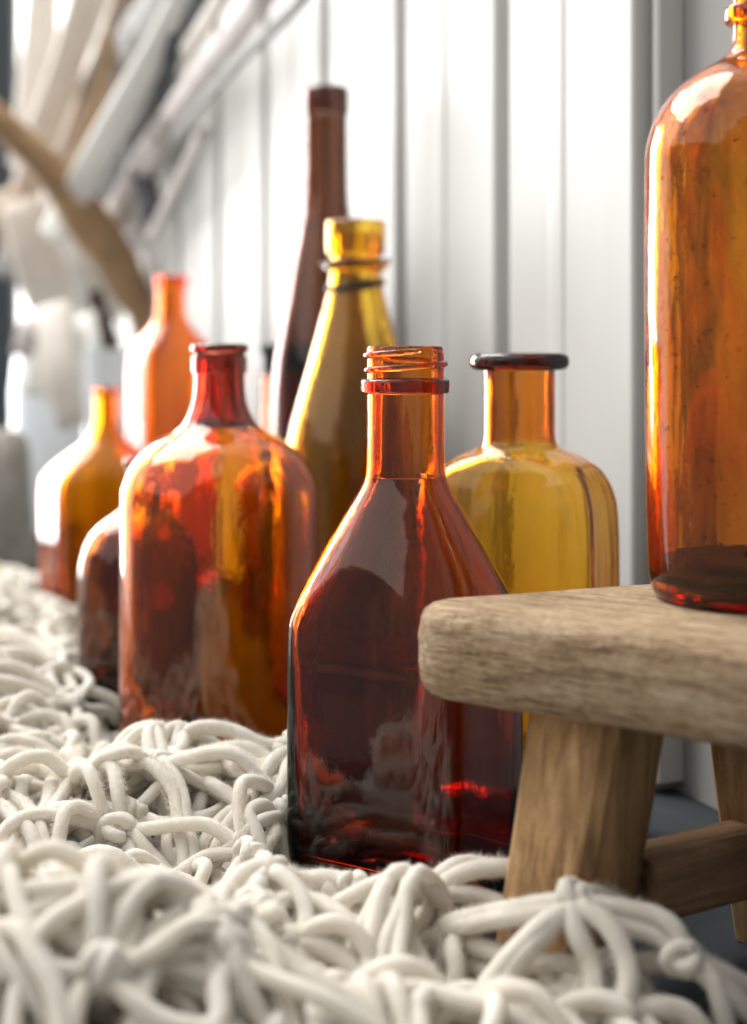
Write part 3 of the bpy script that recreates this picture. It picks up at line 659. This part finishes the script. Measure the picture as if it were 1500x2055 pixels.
# cords that can be followed in the photograph, each at its own distance
def mk(px, py, d): knots.append((U(px, py, d), -5))
for kn in ((872, 1790, .492), (1150, 1806, .452), (1372, 1918, .440), (592, 1890, .458), (540, 1752, .487), (706, 1776, .50), (330, 1535, .628), (150, 1560, .625), (492, 1615, .590), (575, 1500, .632)): mk(*kn)
FRONT = [
    [(1130, 1812, .452), (1050, 1822, .455), (970, 1835, .462), (885, 1858, .47)], [(1125, 1828, .45), (1040, 1838, .453), (960, 1852, .46), (885, 1866, .47)],
    [(1170, 1810, .452), (1240, 1818, .449), (1310, 1835, .446), (1358, 1872, .442), (1374, 1912, .440)], [(1170, 1826, .45), (1240, 1852, .447), (1310, 1875, .444), (1366, 1918, .441)],
    [(1150, 1812, .448), (1162, 1870, .442), (1180, 1930, .438), (1184, 2000, .432), (1176, 2090, .43)],
    [(1165, 1812, .447), (1222, 1856, .44), (1252, 1920, .435), (1252, 2000, .43), (1238, 2090, .428)],
    [(1138, 1826, .447), (1080, 1866, .442), (1025, 1925, .438), (975, 1990, .434), (905, 2070, .43)],
    [(1128, 1836, .446), (1075, 1892, .44), (1030, 1950, .436), (1006, 2010, .432), (990, 2090, .43)],
    [(1085, 1920, .452), (1100, 1965, .448), (1140, 2005, .446), (1190, 2035, .444)],
    [(1160, 1800, .458), (1200, 1790, .462), (1245, 1812, .466), (1275, 1845, .47)],
    [(1384, 1922, .440), (1425, 1950, .438), (1446, 2000, .436), (1456, 2090, .434)], [(1384, 1918, .440), (1440, 1952, .442), (1500, 1985, .446), (1560, 2010, .45)],
    [(1390, 1932, .439), (1450, 1984, .438), (1500, 2030, .438), (1560, 2080, .438)],
    [(1200, 1925, .455), (1260, 1935, .452), (1320, 1932, .447), (1370, 1924, .441)],
    [(855, 1795, .492), (800, 1826, .495), (750, 1836, .498), (706, 1786, .50)], [(850, 1806, .49), (800, 1846, .492), (750, 1858, .495), (690, 1810, .50), (650, 1775, .502)],
    [(872, 1770, .497), (910, 1742, .50), (952, 1736, .505), (1000, 1748, .51)], [(885, 1782, .492), (930, 1752, .49), (985, 1738, .488), (1040, 1746, .486), (1078, 1790, .484), (1095, 1830, .482)],
    [(866, 1800, .487), (846, 1850, .482), (810, 1905, .478), (760, 1955, .474)], [(884, 1862, .470), (888, 1910, .468), (862, 1960, .466), (810, 1998, .464), (745, 2030, .462)],
    [(880, 1800, .487), (905, 1850, .482), (945, 1910, .48), (985, 1960, .478)], [(895, 1795, .488), (960, 1800, .486), (1020, 1822, .482), (1060, 1860, .48)],
    [(900, 1870, .472), (930, 1930, .474), (960, 2000, .474), (975, 2080, .472)], [(880, 1870, .47), (850, 1930, .476), (880, 2010, .476), (930, 2060, .474)],
    [(700, 1778, .50), (740, 1800, .497), (790, 1800, .495), (860, 1786, .493)], [(700, 1770, .502), (650, 1762, .504), (600, 1764, .504), (545, 1748, .49)],
    [(545, 1740, .487), (490, 1758, .482), (458, 1810, .476), (462, 1880, .47), (490, 1960, .462), (500, 2060, .452)],
    [(548, 1752, .484), (505, 1790, .478), (520, 1840, .470), (575, 1888, .46)], [(552, 1748, .482), (592, 1785, .474), (610, 1835, .466), (600, 1880, .459)],
    [(600, 1884, .457), (650, 1856, .455), (705, 1862, .453), (740, 1910, .451), (752, 1980, .449), (744, 2080, .447)], [(604, 1894, .455), (660, 1910, .452), (705, 1945, .449), (720, 2000, .447), (716, 2090, .445)],
    [(585, 1900, .455), (545, 1950, .452), (538, 2010, .449), (560, 2090, .446)], [(594, 1906, .454), (625, 1955, .450), (640, 2010, .447), (640, 2090, .445)],
    [(588, 1904, .455), (578, 1960, .451), (590, 2020, .448), (600, 2090, .446)],
    [(740, 1900, .46), (700, 1850, .465), (640, 1810, .475), (590, 1800, .482)],
    [(740, 1980, .455), (800, 2030, .452), (860, 2060, .45), (930, 2080, .448)], [(760, 1960, .466), (820, 2010, .462), (900, 2030, .46), (960, 2020, .46)],
    [(1080, 2060, .432), (1130, 2020, .43), (1200, 2010, .428), (1270, 2040, .426)], [(1230, 2040, .43), (1300, 2020, .43), (1370, 2030, .43), (1420, 2080, .43)],
    [(700, 1800, .498), (660, 1850, .49), (650, 1900, .482), (680, 1960, .475)],
    # the ridge beside the flask
    [(330, 1530, .628), (250, 1500, .634), (180, 1540, .632), (150, 1555, .626)], [(322, 1535, .626), (330, 1480, .632), (360, 1462, .634), (352, 1540, .62)],
    [(336, 1528, .627), (380, 1470, .632), (450, 1462, .634), (520, 1492, .632), (575, 1498, .632)], [(340, 1538, .625), (420, 1510, .622), (500, 1500, .624), (560, 1540, .62)],
    [(322, 1545, .622), (250, 1590, .61), (170, 1640, .60), (100, 1680, .592)], [(330, 1550, .620), (310, 1600, .612), (350, 1640, .605), (380, 1690, .598)],
    [(345, 1545, .622), (400, 1560, .612), (450, 1590, .60), (488, 1612, .592)], [(150, 1555, .625), (110, 1590, .616), (80, 1640, .606), (30, 1660, .60)],
    [(150, 1562, .624), (175, 1600, .614), (172, 1650, .604)], [(492, 1610, .59), (520, 1560, .60), (560, 1520, .61), (590, 1510, .62)],
    [(496, 1622, .589), (540, 1600, .592), (575, 1560, .60), (582, 1520, .615)], [(490, 1624, .588), (440, 1680, .58), (420, 1720, .574)], [(498, 1626, .588), (500, 1690, .578), (505, 1740, .57)],
    [(505, 1622, .588), (550, 1650, .584), (570, 1700, .578), (575, 1760, .572)], [(-20, 1650, .60), (60, 1610, .605), (120, 1580, .615), (150, 1560, .624)]]
for c in FRONT: add_cord(smooth_path([U(*p) for p in c], 6 * len(c)), -9, RR * 1.1)
cords.sort(key=lambda c: c[2]); knots.sort(key=lambda k: k[1])
def rope_mesh(pts, rad):
    n = len(pts); pts = [p + Vector((noise.noise(p * 55 + Vector((3, 0, 0))), noise.noise(p * 55 + Vector((0, 8, 0))), noise.noise(p * 55 + Vector((0, 0, 5))))) * (.0016 * min(1, i / 2, (n - 1 - i) / 2)) for i, p in enumerate(pts)]
    rs = [rad * (1 + .09 * noise.noise(p * 110) + .02 * noise.noise(p * 400)) * (1 - .25 * (1 - min(1, min(i, n - 1 - i) / 1.5))) for i, p in enumerate(pts)]
    return tube([p - NO for p in pts], rs, 9)
FV, FF = [], []
for (pts, rad, pr) in cords[:300]:
    v, f = rope_mesh(pts, rad); mesh('cord', v, f, M_cotton, net)
MV, MF = [], []
for (pts, rad, pr) in cords[300:]:
    v, f = rope_mesh(pts, rad); o_ = len(MV); MV += v; MF += [tuple(i + o_ for i in ff) for ff in f]
if MV: tag(mesh('cord_tangle', MV, MF, M_cotton, net), kind='stuff')
kms = []
for s in range(6):
    rg = random.Random(s); V, Fc = [], []
    for w_ in range(3):
        ax = Vector((rg.uniform(-1, 1), rg.uniform(-1, 1), rg.uniform(-.4, .6))).normalized(); u = ax.orthogonal().normalized(); v2 = ax.cross(u); mj = .0033 + .0007 * w_; c = ax * rg.uniform(-.003, .003)
        pts = [c + (u * math.cos(a) + v2 * math.sin(a)) * mj + ax * .0016 * math.sin(a * 1.5) for a in np.linspace(0, 5.6, 18)]
        v, f = tube(pts, [RR * (.72 + .25 * math.sin(math.pi * i / 17)) for i in range(18)], 8); o_ = len(V); V += v; Fc += [tuple(i + o_ for i in ff) for ff in f]
    core = bmesh.new(); bmesh.ops.create_icosphere(core, subdivisions=2, radius=.0040); core.verts.ensure_lookup_table(); o_ = len(V); V += [v.co * (1 + .25 * noise.noise(v.co * 300 + Vector((s, 0, 0)))) for v in core.verts]; Fc += [tuple(v.index + o_ for v in f.verts) for f in core.faces]; core.free()
    o = mesh('knot', V, Fc, M_cotton, net); kms.append(o.data)
    bpy.data.objects.remove(o)
for i, (p, pr) in enumerate(knots[:300]):
    o = link(bpy.data.objects.new('knot', kms[i % 6]), net); o.location = p - NO; o.rotation_euler = (rng.uniform(-.6, .6), rng.uniform(-.6, .6), rng.uniform(0, 6.28)); sc = rng.uniform(.85, 1.12); o.scale = (sc, sc, sc)
# loose cotton fibres standing off the cords
nr = np.random.RandomState(3); seg_a, seg_b, seg_r = [], [], []
for (pts, rad, pr) in cords:
    if pr > 1.75 or pts[0].y > .74 or pts[0].y < .40: continue
    for a, b in zip(pts[:-1], pts[1:]): seg_a.append(tuple(a - NO)); seg_b.append(tuple(b - NO)); seg_r.append(rad)
seg_a, seg_b, seg_r = np.array(seg_a), np.array(seg_b), np.array(seg_r); ln = np.linalg.norm(seg_b - seg_a, axis=1)
NF = 800000; ix = nr.choice(len(ln), NF, p=ln / ln.sum()); t = (seg_b - seg_a)[ix] / ln[ix][:, None]; p = seg_a[ix] + (seg_b - seg_a)[ix] * nr.rand(NF, 1)
o = nr.normal(size=(NF, 3)); o -= t * (o * t).sum(1, keepdims=True); o /= np.linalg.norm(o, axis=1, keepdims=True)
dr = o * nr.uniform(.15, 1, (NF, 1)) + t * nr.uniform(-1.2, 1.2, (NF, 1)) + nr.uniform(-.5, .5, (NF, 3)); dr /= np.linalg.norm(dr, axis=1, keepdims=True)
q0 = p + o * (seg_r[ix] * .95)[:, None]; sd = np.cross(dr, o); sd /= np.maximum(1e-9, np.linalg.norm(sd, axis=1, keepdims=True)); sd *= .00008
V = np.stack([q0 - sd, q0 + sd, q0 + dr * (.0007 + .0024 * nr.rand(NF, 1) ** 2)], 1).reshape(-1, 3)
m = bpy.data.meshes.new('loose_fibres'); m.vertices.add(NF * 3); m.vertices.foreach_set('co', V.ravel().astype(np.float32))
m.loops.add(NF * 3); m.loops.foreach_set('vertex_index', np.arange(NF * 3, dtype=np.int32)); m.polygons.add(NF); m.polygons.foreach_set('loop_start', np.arange(0, NF * 3, 3, dtype=np.int32)); m.update(calc_edges=True); m.materials.append(M_cotton)
tag(link(bpy.data.objects.new('loose_fibres', m), net), kind='stuff')
